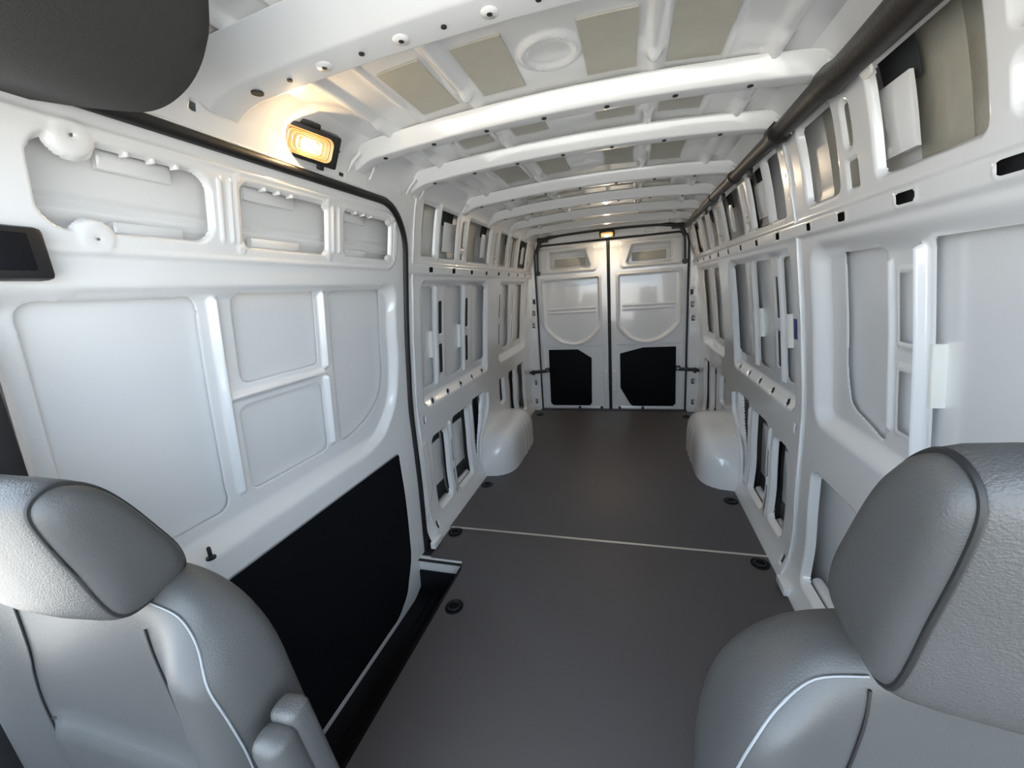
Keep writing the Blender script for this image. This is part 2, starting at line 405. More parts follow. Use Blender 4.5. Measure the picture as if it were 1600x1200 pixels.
# ---- rear frame and doors
wall_back = empty('wall_back', (0, 4.5, 0), 'white rear door frame with header and slotted jambs around the back doors', 'door frame', kind='structure')
p = Press(ar(-.93, .935, .008), ar(-.03, 2.0, .008))
p.drop(rr(-.79, .79, -.5, 1.852, .10))
p.add(rr(-.805, .805, -.5, 1.868, .11), .025, .018)
for sx in (-1, 1):
    for z, x in ((1.258, .822), (1.13, .832), (.99, .842), (.32, .857), (.09, .860)): p.add(rr(sx*x-.026, sx*x+.026, z-.038, z+.038, .008), .012, .008); p.hole(rr(sx*x-.018, sx*x+.018, z-.03, z+.03, .006), .006)
    for z, x in ((1.36, .81), (1.35, .835), (.72, .84), (.62, .845), (.60, .86), (.20, .85)): p.hole(circ(sx*x, z, .008), .004)
    p.add(rr(sx*.42-.055, sx*.42+.055, 1.872, 1.915, .01), .02, .008)
p.build(lambda U, V, D: (U, 4.50+D, V), 'jamb_panel', wall_back, flip=False)
pydata('outer_skin', [(-1, 4.66, -.2), (1, 4.66, -.2), (1, 4.66, 2.05), (-1, 4.66, 2.05)], [(0, 1, 2, 3)], 'paint', wall_back)
for sx in (-1, 1):
    for z, x in ((1.258, .822), (1.13, .832), (.99, .842), (.32, .857), (.09, .860)):
        box('hole_shade', (sx*x, 4.535, z), (.026, .004, .036), 'plastic', wall_back, .002)  # black block added so the jamb hole looks unlit
        if z not in (1.258,): box('striker', (sx*(x+.004), 4.526, z), (.007, .006, .014), 'steel', wall_back, .002)
tube('seal', [(-.785, 4.512, .0), (-.785, 4.512, 1.70)]+smooth_path([(-.785, 4.512, 1.75), (-.76, 4.512, 1.82), (-.69, 4.512, 1.848)], 4)+[(.69, 4.512, 1.848)]+smooth_path([(.69, 4.512, 1.848), (.76, 4.512, 1.82), (.785, 4.512, 1.75)], 4)+[(.785, 4.512, 0)], .009, 'rubber', wall_back, 8)
box('sill_plate', (0, 4.51, -.004), (.80, .05, .008), 'plastic', wall_back, .003)
# bumper-side latch striker etc. belongs to the doors
for sx, nm, lb in ((-1, 'door_2', 'left rear cargo door, white metal with black lower cover and rounded panel'), (1, 'door_3', 'right rear cargo door, white metal with wider black lower cover cut at its corner')):
    d = empty(nm, (sx*.4, 4.55, 0), lb, 'van door', kind='structure')
    p = Press(ar(-.782, -.008, .006) if sx < 0 else ar(.010, .786, .006), ar(0, 1.85, .0065))
    X = lambda a: sx*a
    def P_(pts, k=.03): return poly([(sx*a, b) for a, b in pts], k)
    p.only(rr(-.782, .786, -.4, 1.846, .10))
    p.add(P_([(.12, 1.815), (.74, 1.815), (.74, 1.54), (.12, 1.54)], .06), -.012, .02)
    p.cut(P_([(.235, 1.785), (.64, 1.785), (.655, 1.60), (.62, 1.565), (.21, 1.565), (.175, 1.60)], .02), .040, .030)
    big = [(.075, 1.505), (.735, 1.505), (.735, .94), (.60, .80), (.47, .742), (.31, .742), (.20, .79), (.075, .93)]
    p.add(P_(big, .05), -.010, .018)
    p.add(P_([(a+(.022 if a < .4 else -.022), b+(-.022 if b > 1 else .022)) for a, b in big], .05), .034, .016)
    for z in (1.155, 1.115): p.add(cap(X(.15), z, X(.66), z, .012), -.007, .012)
    p.add(P_([(.06, .74), (.74, .74), (.74, .02), (.06, .02)], .05), .004, .012)
    p.set(rr(*sorted((X(.016), X(.10))), 1.765, 1.825, .01), .006, .006)
    for a, b in ((.03, 1.80), (.075, 1.80), (.03, 1.782), (.08, 1.78)): p.hole(circ(X(a), b, .009), .004)
    p.add(rr(*sorted((X(.02), X(.075))), .2, .45, .01), -.006, .008)
    p.build(lambda U, V, D: (U, 4.535+D, V), 'inner_panel', d, flip=False)
    pydata('outer_skin', [(sx*.01, 4.60, 0), (sx*.79, 4.60, 0), (sx*.79, 4.60, 1.85), (sx*.01, 4.60, 1.85)], [(0, 1, 2, 3)], 'paint', d)
    box('damping_pad', (sx*.41, 4.595, 1.655), (.17, .003, .045), 'pad', d, .002)
    tube('skin_bead', [(sx*.2, 4.597, 1.72), (sx*.64, 4.597, 1.72)], .006, 'paint', d, 6)
    pts = ([(.20, .600), (.35, .70), (.685, .705), (.69, .07), (.66, .04), (.235, .04), (.21, .07)] if sx < 0 else
           [(.11, .64), (.35, .70), (.685, .70), (.69, .07), (.665, .04), (.24, .04), (.215, .06), (.11, .25)])
    prism('lower_cover', [(sx*a, 4.540, b) for a, b in pts], (0, -.014, 0), 'cover', d, .005)
    box('latch', (sx*.012, 4.53, .30), (.012, .014, .010), 'steel', d, .003)
    for a in (.20, .45): box('rubber_stop', (sx*(a-.1), 4.53, .018), (.014, .01, .012), 'rubber', d, .003)
    if sx < 0: tube('seam_seal', [(.002, 4.527, .0), (.002, 4.527, 1.85)], .017, 'rubber', d, 8)

# ---- sliding door
door_1 = empty('door_1', (-.9, 1.1, -.2), 'white sliding side door with pressed panels and a black lower cover', 'van door', kind='structure')
p = Press(ar(.425, 1.796, .0045), ar(-.228, 1.804, .0045))
p.only(rr(-1.0, 1.788, -.225, 1.797, .19))
p.add(rr(.36, 1.725, 1.525, 1.772, .09), -.006, .012)
p.add(rr(.40, 1.712, 1.538, 1.76, .08), .004, .008)
boss = [circ(.585, 1.742, .034), circ(.60, 1.562, .034)]
w1 = minus(rr(.515, .852, 1.572, 1.742, .05), *boss)
b2 = [circ(a, b, .020) for a, b in ((.925, 1.745), (1.275, 1.745), (.925, 1.563), (1.275, 1.563))]
w2 = minus(rr(.930, 1.272, 1.567, 1.742, .03), *b2)
b3 = [circ(a, b, .022) for a, b in ((1.665, 1.745), (1.665, 1.567))]
w3 = minus(rr(1.352, 1.675, 1.570, 1.740, .03), *b3)
for w in (w1, w2, w3): p.cut(w, .016, .008)
for b in boss: p.add(b, -.003, .012)
for a, c in ((.585, 1.742), (.60, 1.562)): p.hole(circ(a, c, .008), .004)
for a, c in ((.925, 1.743), (1.275, 1.743), (.925, 1.565), (1.275, 1.565), (1.675, 1.743)): p.add(circ(a, c, .014), -.004, .006); p.hole(circ(a, c, .006), .003)
for y in (.872, .900, .917, 1.293, 1.325, 1.695): p.add(cap(y, 1.585, y, 1.73, .008), -.007, .008)
rec = poly([(.40, 1.472), (1.712, 1.472), (1.712, 1.00), (1.64, .84), (1.48, .732), (.40, .712)], .10)
k = p.m(rec, .040)*sstep((p.V-.715)/.085); p.D = p.D*(1-k)+.034*k
p.add(rr(.55, 1.60, 1.452, 1.464, .004), .004, .005)
p.cut((poly([(.465, 1.447), (.802, 1.447), (.802, .828), (.465, .828)], .06)), .002, .004)
p.cut(rr(.897, 1.222, 1.182, 1.452, .03), .002, .004)
p.cut(rr(.880, 1.226, .842, 1.122, .03), .002, .004)
p.cut(poly([(1.295, 1.452), (1.625, 1.452), (1.625, 1.04), (1.56, .93), (1.42, .855), (1.295, .842)], .05), .002, .004)
for a in ((.845, .865, .845, 1.43), (.862, 1.152, 1.235, 1.152), (1.252, 1.175, 1.252, 1.435), (1.248, .868, 1.248, 1.128)): p.add(cap(*a, .016), -.020, .016)
cov = poly([(.30, .650), (1.642, .650), (1.655, .20), (1.645, .04), (1.575, -.13), (1.48, -.195), (.30, -.20)], .03)
p.add(cov, .006, .006)
p.build(side_map(-1, dprof), 'inner_panel', door_1, flip=False)
q = Press(np.linspace(.40, 1.79, 40), ar(-.22, 1.80, .008)); q.D += .072
for z in (1.640, 1.610): q.add(rr(-1, 6, z-.008, z+.008, .004), -.010, .006)
q.build(side_map(-1, dprof), 'outer_skin', door_1, flip=False)
q = Press(np.linspace(.43, 1.69, 40), ar(.80, 1.475, .02)); q.D += .056
q.build(side_map(-1, dprof), 'skin_panel', door_1, flip=False)
for a, b in ((.645, .79), (.985, 1.17), (1.40, 1.54)):
    slab('window_lip', door_1, -1, a, b, 1.708, 1.742, .058, .016, 'paint', dprof, .006)
    slab('window_lip', door_1, -1, a+.01, b+.01, 1.572, 1.606, .058, .022, 'paint', dprof, .008)
    for j in range(3):
        box('stiffener', (-(float(dprof(1.735))+.012), a+.03+j*.05, 1.734), (.012, .003, .005), 'paint', door_1, .0015)
# black lower cover board (polygon following the door)
c2 = Press(ar(.425, 1.68, .006), ar(-.21, .66, .006)); c2.D -= .002; c2.only(poly([(.30, .645), (1.637, .645), (1.650, .20), (1.640, .04), (1.570, -.128), (1.478, -.190), (.30, -.195)], .03))
c2.build(side_map(-1, dprof), 'lower_cover', door_1, 'cover', flip=False)
# interior handle and lock pin
hd = box('handle', (-(float(dprof(1.525))-.012), .440, 1.525), (.022, .068, .046), 'plastic', door_1, .010)
box('handle_recess', (-(float(dprof(1.525))-.034), .443, 1.527), (.003, .040, .032), 'tread', hd, .004)
box('handle_lever', (-(float(dprof(1.525))-.037), .413, 1.527), (.004, .010, .034), 'plastic', hd, .003)
for z in (1.505, 1.55): disc('screw', (-(float(dprof(1.525))-.038), .403, z), (1, 0, 0), .005, .004, 'steel', hd, 8)
tube('lock_pin', [(-.883, .68, .752), (-.883, .68, .758), (-.883, .68, .760), (-.883, .68, .785), (-.883, .68, .788)], [.012, .012, .005, .005, .003], 'plastic', door_1, 12)
# rubber seal round the opening (on the body)
sp = [(y, 1.806) for y in (.30, .6, 1.0, 1.40, 1.58)]+[(1.58+.212*math.sin(a), 1.594+.212*math.cos(a)) for a in np.linspace(.15, 1.45, 9)]+[(1.796, z) for z in np.linspace(1.55, -.14, 14)]
tube('seal', [(-(float(dprof(z))-.002), y, z) for y, z in sp], .0165, 'rubber', wall_left, 8)
tube('seal_lip', [(-(float(dprof(z))-.004), y+.016*min(1, max(0, (y-1.5)/.25)), z+.016*min(1, max(0, (1.78-y)/.2))) for y, z in sp], .005, 'paint', wall_left, 6)

# ---- floor
floor = empty('floor', (0, 2.5, -.02), 'dark grey cargo floor boards with a metal joint strip and side step', 'floor', kind='structure')
def board(pts): return prism('floor_board', [(x, y, -.018) for x, y in pts], (0, 0, .018), 'floor', floor, .002)
STRIP = 2.005
board([(-.872, STRIP+.012), (.880, STRIP+.034), (.880, 4.46), (-.872, 4.46)])
board([(-.862, 1.735), (-.672, 1.735), (-.645, 1.66), (-.645, .30), (.880, .30), (.880, STRIP+.022), (-.862, STRIP)])
prism('joint_strip', [(-.86, STRIP, -.001), (.872, STRIP+.022, -.001), (.872, STRIP+.036, -.001), (-.86, STRIP+.014, -.001)], (0, 0, .003), 'strip', floor, .001)
pydata('subfloor', [(-.93, 1.70, -.019), (.93, 1.70, -.019), (.93, 4.6, -.019), (-.93, 4.6, -.019), (-.655, -.9, -.019), (.93, -.9, -.019), (.93, 1.7, -.019), (-.655, 1.7, -.019)], [(0, 1, 2, 3), (4, 5, 6, 7)], 'dark', floor)
box('step_tread', (-.80, .98, -.235), (.155, .74, .012), 'tread', floor, .004)
box('step_riser', (-.660, .98, -.125), (.010, .74, .105), 'tread', floor, .003)
box('step_end', (-.79, 1.735, -.06), (.15, .012, .045), 'paint', floor, .003)
box('step_end_cover', (-.79, 1.722, -.165), (.15, .012, .075), 'tread', floor, .003)
for k in range(4): box('tread_rib', (-.86+.04*k, .98, -.221), (.004, .72, .003), 'tread', floor, .001)

# ---- ceiling
ceiling = empty('ceiling', (0, 2.5, 1.95), 'white ribbed metal van roof with crossbars and damping pads', 'ceiling', kind='structure')
RIBS = [.905, 1.42, 1.82, 2.445, 2.95, 3.47, 3.98]
def roofz(x): return 2.012-.050*(np.abs(x)/.68)**2.2
p = Press(ar(-.70, .705, .008), ar(.30, 4.53, .010))
for x in (-.585, -.27, .28, .585):
    for a, b in zip(RIBS, RIBS[1:]+[4.5]):
        ins = .09 if abs(x) < .4 and a < 1.0 else -.1
        p.add(cap(x, a+ins, x, b-ins, .030), -.014, .026)
    p.add(cap(x, .2, x, .80, .030), -.014, .026)
for x in (-.47, .47): p.add(cap(x, .2, x, 4.5, .012), -.006, .012)
p.add(minus(circ(.01, 1.235, .090), circ(.01, 1.235, .060)), -.010, .012)
p.build(lambda U, V, D: (U, V, roofz(U)+D), 'roof_skin', ceiling, flip=True)
def camber(x): a = abs(x); return -.034*(a/.70)**2-.022*max(0, (a-.66)/.09)**2
def rib(y, sec, dz=0):
    """sec: (dy, z) closed section, swept across the roof along the camber"""
    pts = []
    n = len(sec)
    for i in range(n):           # fillet every corner
        a, b, c = (Vector(sec[i-1]), Vector(sec[i]), Vector(sec[(i+1) % n]))
        r = min(.006, (a-b).length*.35, (c-b).length*.35)
        p0 = b+(a-b).normalized()*r; p1 = b+(c-b).normalized()*r
        for t in (0, .33, .67, 1): pts.append((1-t)**2*p0+2*t*(1-t)*b+t*t*p1)
    xs = np.linspace(-.752, .752, 61); V = []; Fc = []; m_ = len(pts)
    for x in xs:
        for q_ in pts: V.append((x, y+q_[0], q_[1]+camber(x)+dz))
    for i in range(len(xs)-1):
        for j in range(m_): Fc.append((i*m_+j, (i+1)*m_+j, (i+1)*m_+(j+1) % m_, i*m_+(j+1) % m_))
    Fc.append(tuple(range(m_))); Fc.append(tuple((len(xs)-1)*m_+j for j in range(m_))[::-1])
    o = pydata('roof_rib', V, Fc, 'paint', ceiling, 50)
    bm = bmesh.new(); bm.from_mesh(o.data); bmesh.ops.recalc_face_normals(bm, faces=bm.faces); bm.to_mesh(o.data); bm.free()
    return o
for i, y in enumerate(RIBS):
    if i == 0: o = rib(y, [(-.135, 1.985), (-.055, 1.934), (.025, 1.930), (.032, 1.99), (-.10, 2.0)])
    else: o = rib(y, [(-.034, 1.985), (-.012, 1.932), (.045, 1.932), (.062, 1.985), (.0, 2.0)])
    zc = 1.932
    # holes and bosses along the underside
    for k, x in enumerate(np.linspace(-.64, .64, 14)):
        zb = zc-.001+camber(x)-(.001 if i else .001)
        yy = y-.012 if i == 0 else y+.015
        big = (k in (0, 13))
        if i == 0:
            if k % 2 == 0 and not big: tube('boss', [(x, yy, zb+.004), (x, yy, zb-.0012)], [.020, .016], 'paint', o, 16)
            disc('bolt_hole', (x, yy, zb-.0018 if (k % 2 == 0 and not big) else zb-.001), (0, 0, 1), .014 if big else .006, .003, 'dark', o, 12)
        elif i < 5 and k % 2 == 0:
            disc('bolt_hole', (x, yy, zb-.001), (0, 0, 1), .008, .003, 'dark', o, 10)
    # end feet where the rib meets the roof rail
    for s in (-1, 1):
        V = [(s*.700, y-.06, 1.935), (s*.748, y-.075, 1.86), (s*.748, y+.075, 1.86), (s*.700, y+.06, 1.935), (s*.715, y-.05, 1.945), (s*.76, y-.06, 1.87), (s*.76, y+.06, 1.87), (s*.715, y+.05, 1.945)]
        if i: 
            for dy in (-.062, .062): tube('rib_foot', [(s*.705, y+dy*.7, 1.915), (s*.728, y+dy, 1.885), (s*.752, y+dy, 1.855)], [.007, .006, .003], 'paint', o, 8)
for i, (a, b) in enumerate(zip(RIBS, RIBS[1:]+[4.42])):
    for x0, x1 in ((-.44, -.315), (-.225, -.09), (.095, .235), (.315, .455)):
        y0, y1 = (1.105, 1.375) if i == 0 else (a+.10, b-.07)
        if x0 > 0 and i == 0: y0 += .02; y1 += .02
        V = []; Fc = []; nx = 5; zt = .004
        for lay in (0, 1):
            for yy in (y0, y1):
                for x in np.linspace(x0, x1, nx): V.append((x, yy, roofz(x)-.001-lay*zt))
        for j in range(nx-1):
            Fc += [(j, nx+j, nx+j+1, j+1), (2*nx+j, 2*nx+j+1, 3*nx+j+1, 3*nx+j), (j, j+1, 2*nx+j+1, 2*nx+j), (nx+j, 3*nx+j, 3*nx+j+1, nx+j+1)]
        Fc += [(0, 2*nx, 3*nx, nx), (nx-1, 2*nx-1, 4*nx-1, 3*nx-1)]
        pydata('damping_pad', V, Fc, 'pad', ceiling, 30)
# header above the rear doors and roof outer shell that keeps daylight out
pydata('roof_outer', [(-1.06, -.2, 2.07), (1.06, -.2, 2.07), (1.06, 4.7, 2.07), (-1.06, 4.7, 2.07)], [(0, 1, 2, 3)], 'paint', ceiling)

# ---- closed exterior body shell: keeps daylight out of the cavities
for s, w in ((-1, wall_left), (1, wall_right)):
    pydata('body_panel', [(s*1.06, .30, -.32), (s*1.06, 4.70, -.32), (s*1.06, 4.70, 2.07), (s*1.06, .30, 2.07)], [(0, 1, 2, 3)], 'paint', w)
    pydata('pillar_closing', [(s*1.06, .40, -.32), (s*.93, .40, -.32), (s*.90, .40, .85), (s*.83, .40, 1.54), (s*.77, .40, 1.80), (s*.60, .40, 2.0), (s*1.06, .40, 2.07)], [(0, 1, 2, 3, 4, 5, 6)], 'dark', w)
pydata('body_panel', [(-1.06, 4.70, -.32), (1.06, 4.70, -.32), (1.06, 4.70, 2.07), (-1.06, 4.70, 2.07)], [(0, 1, 2, 3)], 'paint', wall_back)
pydata('underbody', [(-1.06, -.9, -.32), (1.06, -.9, -.32), (1.06, 4.70, -.32), (-1.06, 4.70, -.32)], [(0, 1, 2, 3)], 'dark', floor)

# ================================================================= THINGS
# ---- headliner over the cab
hl = empty('headliner', (0, .2, 1.9), 'dark charcoal fabric headliner bulging below the roof above the sliding door', 'headliner', kind='structure')
sec = smooth_path([(-.885, 1.80), (-.80, 1.785), (-.66, 1.747), (-.55, 1.724), (-.47, 1.737), (-.415, 1.775), (-.395, 1.825), (-.385, 1.90)], 6)
sec = [(a.x, a.y) for a in [Vector((p_[0], p_[1])) for p_ in sec]]
full = sec+[(-x, z) for x, z in sec[::-1]]
V = []; Fc = []; n = len(full)
for k, (y, dz) in enumerate(((-.15, 0), (.2, 0), (.535, 0), (.565, .008), (.575, .03))):
    for x, z in full: V.append((x, y, z+dz*(1 if z < 1.9 else .3)))
for k in range(4):
    for j in range(n-1): Fc.append((k*n+j, k*n+j+1, (k+1)*n+j+1, (k+1)*n+j))
for x, z in full: V.append((x, .575, 1.96))
for j in range(n-1): Fc.append((4*n+j, 4*n+j+1, 5*n+j+1, 5*n+j))
pydata('liner_shell', V, Fc, 'hl', hl, 40)

# ---- interior lamp on the left roof rail
def lamp(name, c, nrm, ax, w, h, label, bulb='bulb'):
    nrm = Vector(nrm).normalized(); ax = Vector(ax); ax = (ax-nrm*ax.dot(nrm)).normalized(); bx = nrm.cross(ax)
    R = Matrix((ax, bx, nrm)).transposed(); c = Vector(c)
    t = empty(name, c, label, 'lamp', 'interior lamps')
    box('housing', c-nrm*.016, (w*.5, h*.5, .022), 'plastic', t, .006, R)
    # stepped lens rings
    def rrloop(a, b, r, z, n=6):
        out = []
        for q_, (sx_, sy_) in enumerate(((1, 1), (-1, 1), (-1, -1), (1, -1))):
            for k in range(n):
                th = math.pi/2*(q_+k/(n-1)); out.append(c+R @ Vector((sx_*(a-r)+r*math.cos(th), sy_*(b-r)+r*math.sin(th), z)))
        return out
    V = []; Fc = []; rings = []
    K = 6
    for k in range(K):
        f_ = 1-k/K
        for dz in (.0, .0035):
            rings.append(rrloop(w*.37*(f_ if dz == 0 else f_-.03)+.004, h*.33*(f_ if dz == 0 else f_-.03)+.004, h*.16*f_+.003, .007+(.0015*k)+dz-(.0035 if dz == 0 else 0)))
    nn = len(rings[0])
    for r_ in rings: V += r_
    for a in range(len(rings)-1):
        for j in range(nn): Fc.append((a*nn+j, a*nn+(j+1) % nn, (a+1)*nn+(j+1) % nn, (a+1)*nn+j))
    Fc.append(tuple((len(rings)-1)*nn+j for j in range(nn)))
    pydata('lens', V, Fc, 'lens', t, 30)
    V = rrloop(w*.13, h*.14, h*.12, .0185); n2 = len(V); V2 = rrloop(w*.10, h*.11, h*.09, .021)
    b = pydata('bulb_glow', V+V2, [(j, (j+1) % n2, n2+(j+1) % n2, n2+j) for j in range(n2)]+[tuple(range(n2, 2*n2))], bulb, t, 0)
    return t, R, c
t, R, c = lamp('interior_lamp', (-.728, 1.145, 1.880), (.70, -.50, -.52), (.25, 1, .0), .185, .098, 'lit amber interior lamp in black housing on the rail above the sliding door')
V3 = lambda a, b, d: c+R @ Vector((a, b, d))
box('connector', V3(-.085, .018, -.02), (.024, .036, .022), 'plastic', t, .004, R)
prism('mount_tab', [V3(-.10, -.03, -.03), V3(-.148, -.012, -.03), V3(-.148, .03, -.03), V3(-.10, .012, -.03)], R @ Vector((0, 0, .004)), 'plastic', t, .001)
disc('screw', V3(-.128, .002, -.026), R @ Vector((0, 0, 1)), .009, .004, 'steel', t, 10)
for a in (-.05, .05): box('clip', V3(a, -.056, -.012), (.010, .008, .006), 'plastic', t, .002, R)
box('clip', V3(.0, .054, -.012), (.03, .008, .008), 'plastic', t, .003, R)
tube('cable', smooth_path([V3(-.085, .05, -.01), V3(-.10, .075, -.01), V3(-.13, .10, -.015), V3(-.12, .13, -.02)], 6), .004, 'rubber', t, 6)
lamp('interior_lamp', (.0, 4.385, 1.886), (0, -.55, -.83), (1, 0, 0), .150, .085, 'lit amber interior lamp on the header above the rear doors', 'bulb2')

# ---- black wiring harness along the right roof rail
wh = empty('wiring_harness', (.74, 2.5, 1.88), 'thick black taped wiring harness running along the right roof rail', 'wiring harness')
Y = np.array([.45, .9, 1.05, 1.20, 1.34, 1.40, 1.47, 1.75, 1.80, 1.86, 2.40, 2.45, 2.50, 2.95, 3.0, 3.05, 3.5, 3.55, 4.0, 4.25, 4.40])
Rr = np.array([.048, .046, .042, .038, .035, .042, .034, .030, .037, .030, .027, .033, .027, .026, .031, .026, .024, .028, .022, .02, .02])
wob = lambda y: .006*math.sin(y*9)
tube('harness_sleeve', [(.723+wob(y)*.6, y, 1.876+wob(y)) for y in Y], list(Rr), 'tape', wh, 12)
for y in (1.40, 1.80, 2.45, 3.0): 
    tube('clamp', [(.723+wob(y)*.6, y-.022, 1.876+wob(y)), (.723+wob(y)*.6, y+.022, 1.876+wob(y))], .040 if y < 2 else .033, 'plastic', wh, 12)
for y in (2.2, 2.75, 3.3): box('clip', (.735, y, 1.838), (.010, .014, .016), 'plastic', wh, .003)
disc('washer', (.745, 1.27, 1.842), (-1, 0, -.4), .022, .006, 'foam', wh, 14)

# ---- black cable cover round the top of the rear door frame
cc = empty('cable_cover', (0, 4.46, 1.9), 'slim black cable cover arching over the rear doors with round ends', 'cable cover')
L_ = smooth_path([(-.745, 4.46, 1.565), (-.742, 4.46, 1.70), (-.735, 4.455, 1.80), (-.70, 4.45, 1.885), (-.60, 4.445, 1.918)], 6)
R_ = [Vector((-v.x, v.y, v.z)) for v in L_[::-1]]
mid = [Vector((x, 4.443, 1.918+.020*(1-(x/.6)**2))) for x in np.linspace(-.5, .5, 13)]
path = L_+mid+R_; rad = [.020 if abs(v.x) > .69 and v.z > 1.80 else (.011 if v.z < 1.85 else (.020 if abs(v.x) > .58 else .012)) for v in path]
tube('cover_strip', path, rad, 'plastic', cc, 8)
for s in (-1, 1):
    disc('end_cap', (s*.745, 4.47, 1.56), (0, -1, 0), .026, .03, 'plastic', cc, 16)
    box('corner_block', (s*.675, 4.455, 1.90), (.06, .018, .026), 'plastic', cc, .008)

# ---- rear door check straps
for s, lb in ((-1, 'black check strap joining the left jamb to the left rear door'), (1, 'black check strap joining the right jamb to the right rear door')):
    t = empty('door_check_strap', (s*.82, 4.49, .46), lb, 'strap', 'rear door check straps')
    prism('strap_arm', [(s*.70, 4.48, .450), (s*.93, 4.48, .430), (s*.93, 4.48, .465), (s*.70, 4.48, .488)], (0, -.012, 0), 'plastic', t, .003)
    box('hinge_block', (s*.705, 4.495, .475), (.022, .024, .022), 'plastic', t, .004)
    disc('pin', (s*.70, 4.475, .475), (0, -1, 0), .010, .012, 'steel', t, 10)
    box('strap_mount', (s*.87, 4.485, .447), (.014, .012, .028), 'plastic', t, .004)

# ---- lashing rings in the floor
for x, y, w in ((-.575, 1.41, 'beside the side step'), (-.812, 1.963, 'at the left end of the joint strip'), (-.822, 2.575, 'in front of the left wheel arch'),
                (.822, 2.575, 'in front of the right wheel arch'), (.822, 1.968, 'at the right end of the joint strip'),
                (.775, 4.28, 'in the rear right corner'), (-.775, 4.28, 'in the rear left corner')):
    t = empty('lashing_ring', (x, y, 0), 'black recessed lashing ring in the floor '+w, 'lashing ring', 'floor lashing rings')
    n = 24; V = []; Fc = []
    for r, z in ((.046, .0005), (.044, .0035), (.036, .0035), (.034, .0006), (.0, .0006)):
        for k in range(n): a = 2*math.pi*k/n; V.append((x+r*.92*math.cos(a), y+r*math.sin(a), z))
    for a in range(4):
        for k in range(n): Fc.append((a*n+k, a*n+(k+1) % n, (a+1)*n+(k+1) % n, (a+1)*n+k))
    pydata('cup', V, Fc, 'tread', t, 30)
    tube('ring', [(x+.026*math.cos(a), y+.026*math.sin(a), .006) for a in np.linspace(0, 2*math.pi, 20, endpoint=False)], .0045, 'plastic', t, 6, closed=True)
    box('hinge_bar', (x, y+.026, .006), (.016, .007, .005), 'plastic', t, .002)

# ---- small blue label on the right bay
bl = slab('sticker', None, 1, 1.915, 1.952, 1.115, 1.200, -.0010, .0015, 'blue', prof, .001)
tag(bl, 'small dark blue sticker on the white right pillar beside the bay', 'sticker')

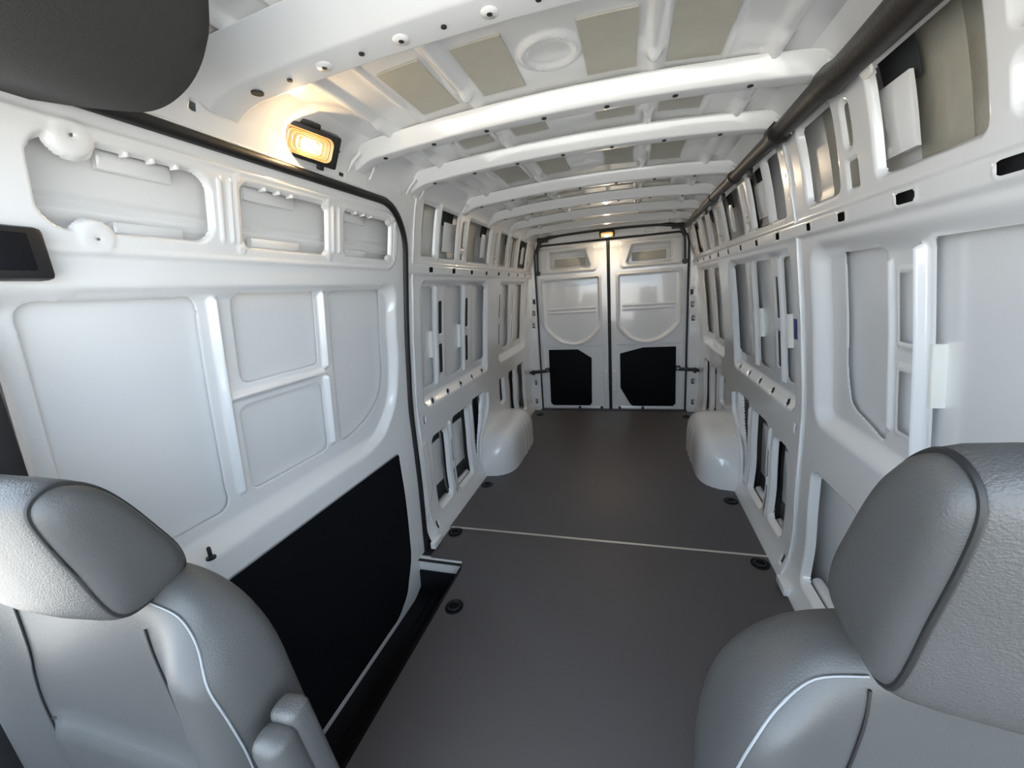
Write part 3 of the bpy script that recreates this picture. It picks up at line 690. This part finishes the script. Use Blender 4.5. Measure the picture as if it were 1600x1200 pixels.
# ---- seats
def seat(name, cx, y0, s, label, zb, sy, sz, hw_, dyb, ex, bk):
    """cx: seat centre; y0: front of the headrest; zb: its underside; sy, sz: depth and height of the headrest; s: +1 if the aisle side is +x"""
    t = empty(name, (cx, y0+.05, 0), label, 'seat', 'front seats')
    out = smooth_path([Vector((a, b, 0)) for a, b in ((0, .90), (.085, .98), (.245, 1), (.425, .925), (.595, .77), (.787, .51), (.955, .235), (.93, .06), (.60, 0), (.31, .045), (.13, .465), (.025, .745))], 6, closed=True)
    out = [(v.x*sy, v.y*sz) for v in out]
    c0 = (.42*sy, .52*sz); n = len(out)
    def loopx(x, k, dy=0): return [(cx+x, y0+dy+c0[0]+(a-c0[0])*k, zb+c0[1]+(b-c0[1])*k) for a, b in out]
    def loft(secs, nm, m, par, capends=True):
        V = []; Fc = []
        for x, k in secs: V += loopx(x, k, .012*(abs(x)/hw_)**2-.012)
        for i in range(len(secs)-1):
            for j in range(n): Fc.append((i*n+j, i*n+(j+1) % n, (i+1)*n+(j+1) % n, (i+1)*n+j))
        if capends: Fc += [tuple(range(n))[::-1], tuple((len(secs)-1)*n+j for j in range(n))]
        return pydata(nm, V, Fc, m, par, 0)
    H = hw_
    half = [(H, .97), (H-.003, 1.0), (H-.012, 1.03), (H-.035, 1.055), (H-.09, 1.08), (0, 1.09)]
    h = loft([(-x, k) for x, k in half]+half[-2::-1], 'headrest', 'leather', t)
    for e in (-1, 1):
        loft([(e*(H-.004), .95), (e*(H+.001), .955), (e*(H+.006), .93), (e*(H+.012), .84), (e*(H+.0155), .64), (e*(H+.017), .32), (e*(H+.0172), .02)], 'side_cushion', 'leather2', h)
        tube('seam', loopx(e*H, .968), .0026, 'seam', h, 6, closed=True)
    for e in (-.07, .07): tube('headrest_post', [(cx+e, y0+dyb+.125, .93), (cx+e, y0+dyb*.5+.10, zb+.05)], .007, 'steel', t, 8)
    # backrest: a rounded slab with side bolsters
    NA, NB = 57, 45; Wd = .298 if ex > 5 else .290; zlo = .40
    zt0 = .80 if ex > 5 else .775
    ztop = lambda a: zt0+.256*max(0, 1-abs(a)**ex)**.5
    lean = lambda z: (z-1.0)*-.03
    def fac(a, b):
        e1 = min(1, (1-abs(a))*Wd/.042); e2 = min(1, (1-b)*(ztop(a)-zlo)/.055)
        return ((1-(1-e1)**2.6)*(1-(1-e2)**2.4))**.42
    def front(a, b):
        z = zlo+b*(ztop(a)-zlo); au = abs(a)
        bol = .040*math.exp(-((au-.82)/.20)**2)*float(sstep((1.04-z)/.10))
        low = .014*float(sstep((.745-z)/.015)) if au < .56 else 0
        return Vector((cx+a*Wd, y0+dyb+.118+lean(z)-(.046+bol+low)*fac(a, b), z))
    def back(a, b):
        z = zlo+b*(ztop(a)-zlo)
        return Vector((cx+a*Wd, y0+dyb+.118+lean(z)+(bk+.06*(1-b))*fac(a, b), z))
    A = [math.sin(math.pi/2*(-1+2*k/(NA-1)))*.6+(-1+2*k/(NA-1))*.4 for k in range(NA)]; B = [math.sin(math.pi/2*k/(NB-1))*.7+.3*k/(NB-1) for k in range(NB)]
    V = []; Fc = []
    for fn in (front, back):
        for a in A:
            for b in B: V.append(fn(a, b))
    o_ = NA*NB
    for i in range(NA-1):
        for j in range(NB-1):
            q_ = (i*NB+j, (i+1)*NB+j, (i+1)*NB+j+1, i*NB+j+1); Fc.append(q_); Fc.append(tuple(o_+x for x in q_[::-1]))
    bm = bmesh.new(); vs = [bm.verts.new(v) for v in V]
    for q_ in Fc: bm.faces.new([vs[x] for x in q_])
    bmesh.ops.remove_doubles(bm, verts=bm.verts, dist=.0004)
    b = frombm('backrest', bm, 'leather2', t, 0)
    def surf(a, bb, o=.0016): v = front(a, bb); return (v.x, v.y-o, v.z)
    def bz(a, z): return min(.985, (z-zlo)/(ztop(a)-zlo))
    for e in (-1, 1):
        tube('piping', smooth_path([surf(e*a, bz(a, z)) for a, z in (((.55, 1.03), (.72, 1.018), (.84, .990), (.91, .945), (.945, .89), (.958, .82), (.962, .74), (.965, .6), (.965, .43)) if ex > 5 else
                     ((.50, 1.002), (.66, .992), (.78, .967), (.86, .93), (.91, .882), (.935, .82), (.945, .74), (.95, .6), (.95, .43)))], 6), .0015, 'stitch', b, 6)
        tube('seam', smooth_path([surf(e*a, bz(a, z)) for a, z in ((.50, .99), (.505, .95), (.53, .89), (.57, .83), (.59, .76), (.59, .6), (.59, .43))], 6), .0016, 'seam', b, 6)
    tube('seam', [surf(u, bz(u, .745)) for u in np.linspace(-.58, .58, 15)], .0016, 'seam', b, 6)
    box('seat_cushion', (cx, y0-.16, .36), (.26, .26, .075), 'leather', t, .05, seg=4)
    box('seat_base', (cx, y0-.08, .14), (.20, .22, .158), 'plastic', t, .02)
    if s < 0: return t
    ax = cx+s*.346
    a = box('armrest', (ax, y0+.082, .722), (.025, .022, .150), 'leather2', t, .018, Matrix.Rotation(.10, 3, 'X') @ Matrix.Rotation(-.08, 3, 'Y'), 4)
    box('armrest_cap', (ax, y0+.112, .732), (.022, .018, .152), 'leather', a, .012, Matrix.Rotation(.10, 3, 'X') @ Matrix.Rotation(-.08, 3, 'Y'), 3)
    return t
seat('front_seat', -.570, .222, 1, 'black leather front seat beside the sliding door, white piping and folded armrest', 1.030, .132, .198, .165, 0, 6, .030)
seat('front_seat', .580, .292, -1, 'black leather front seat on the side opposite the sliding door', 1.036, .158, .236, .160, .03, 4.4, .048)

# ---- cab surroundings: pillar trim, lower doors, dashboard, ground outside
trim = empty('trim_1', (-.9, .38, 0), 'black plastic trim on the pillar in front of the sliding door', 'pillar trim', kind='structure')
prism('pillar_cover', [(-.80, .395, 1.40), (-.80, .30, 1.40), (-.86, .30, .3), (-.86, .395, .3)], (-.12, 0, 0), 'plastic', trim, .01)
box('belt_guide', (-.885, .448, .90), (.02, .022, .07), 'plastic', trim, .006)
cab = empty('wall_front', (0, -.8, 0), 'dark cab shell around the front seats', 'cab', kind='structure')
box('dashboard', (0, -.85, .27), (.92, .22, .27), 'plastic', cab, .05)
for s in (-1, 1):
    dc = empty('door_4' if s < 0 else 'door_5', (s*.93, -.25, 0), 'dark lower panel of the cab door on the '+('sliding door side' if s < 0 else 'far side'), 'van door', kind='structure')
    box('door_card', (s*.93, -.25, .36), (.03, .60, .38), 'plastic', dc, .02)
box('cab_floor', (0, -.25, -.05), (.92, .66, .03), 'plastic', floor, .005)
g = pydata('ground', [(-150, -150, -.75), (150, -150, -.75), (150, 150, -.75), (-150, 150, -.75)], [(0, 1, 2, 3)], 'ground')
tag(g, 'pale concrete ground outside the van', 'ground', kind='structure')
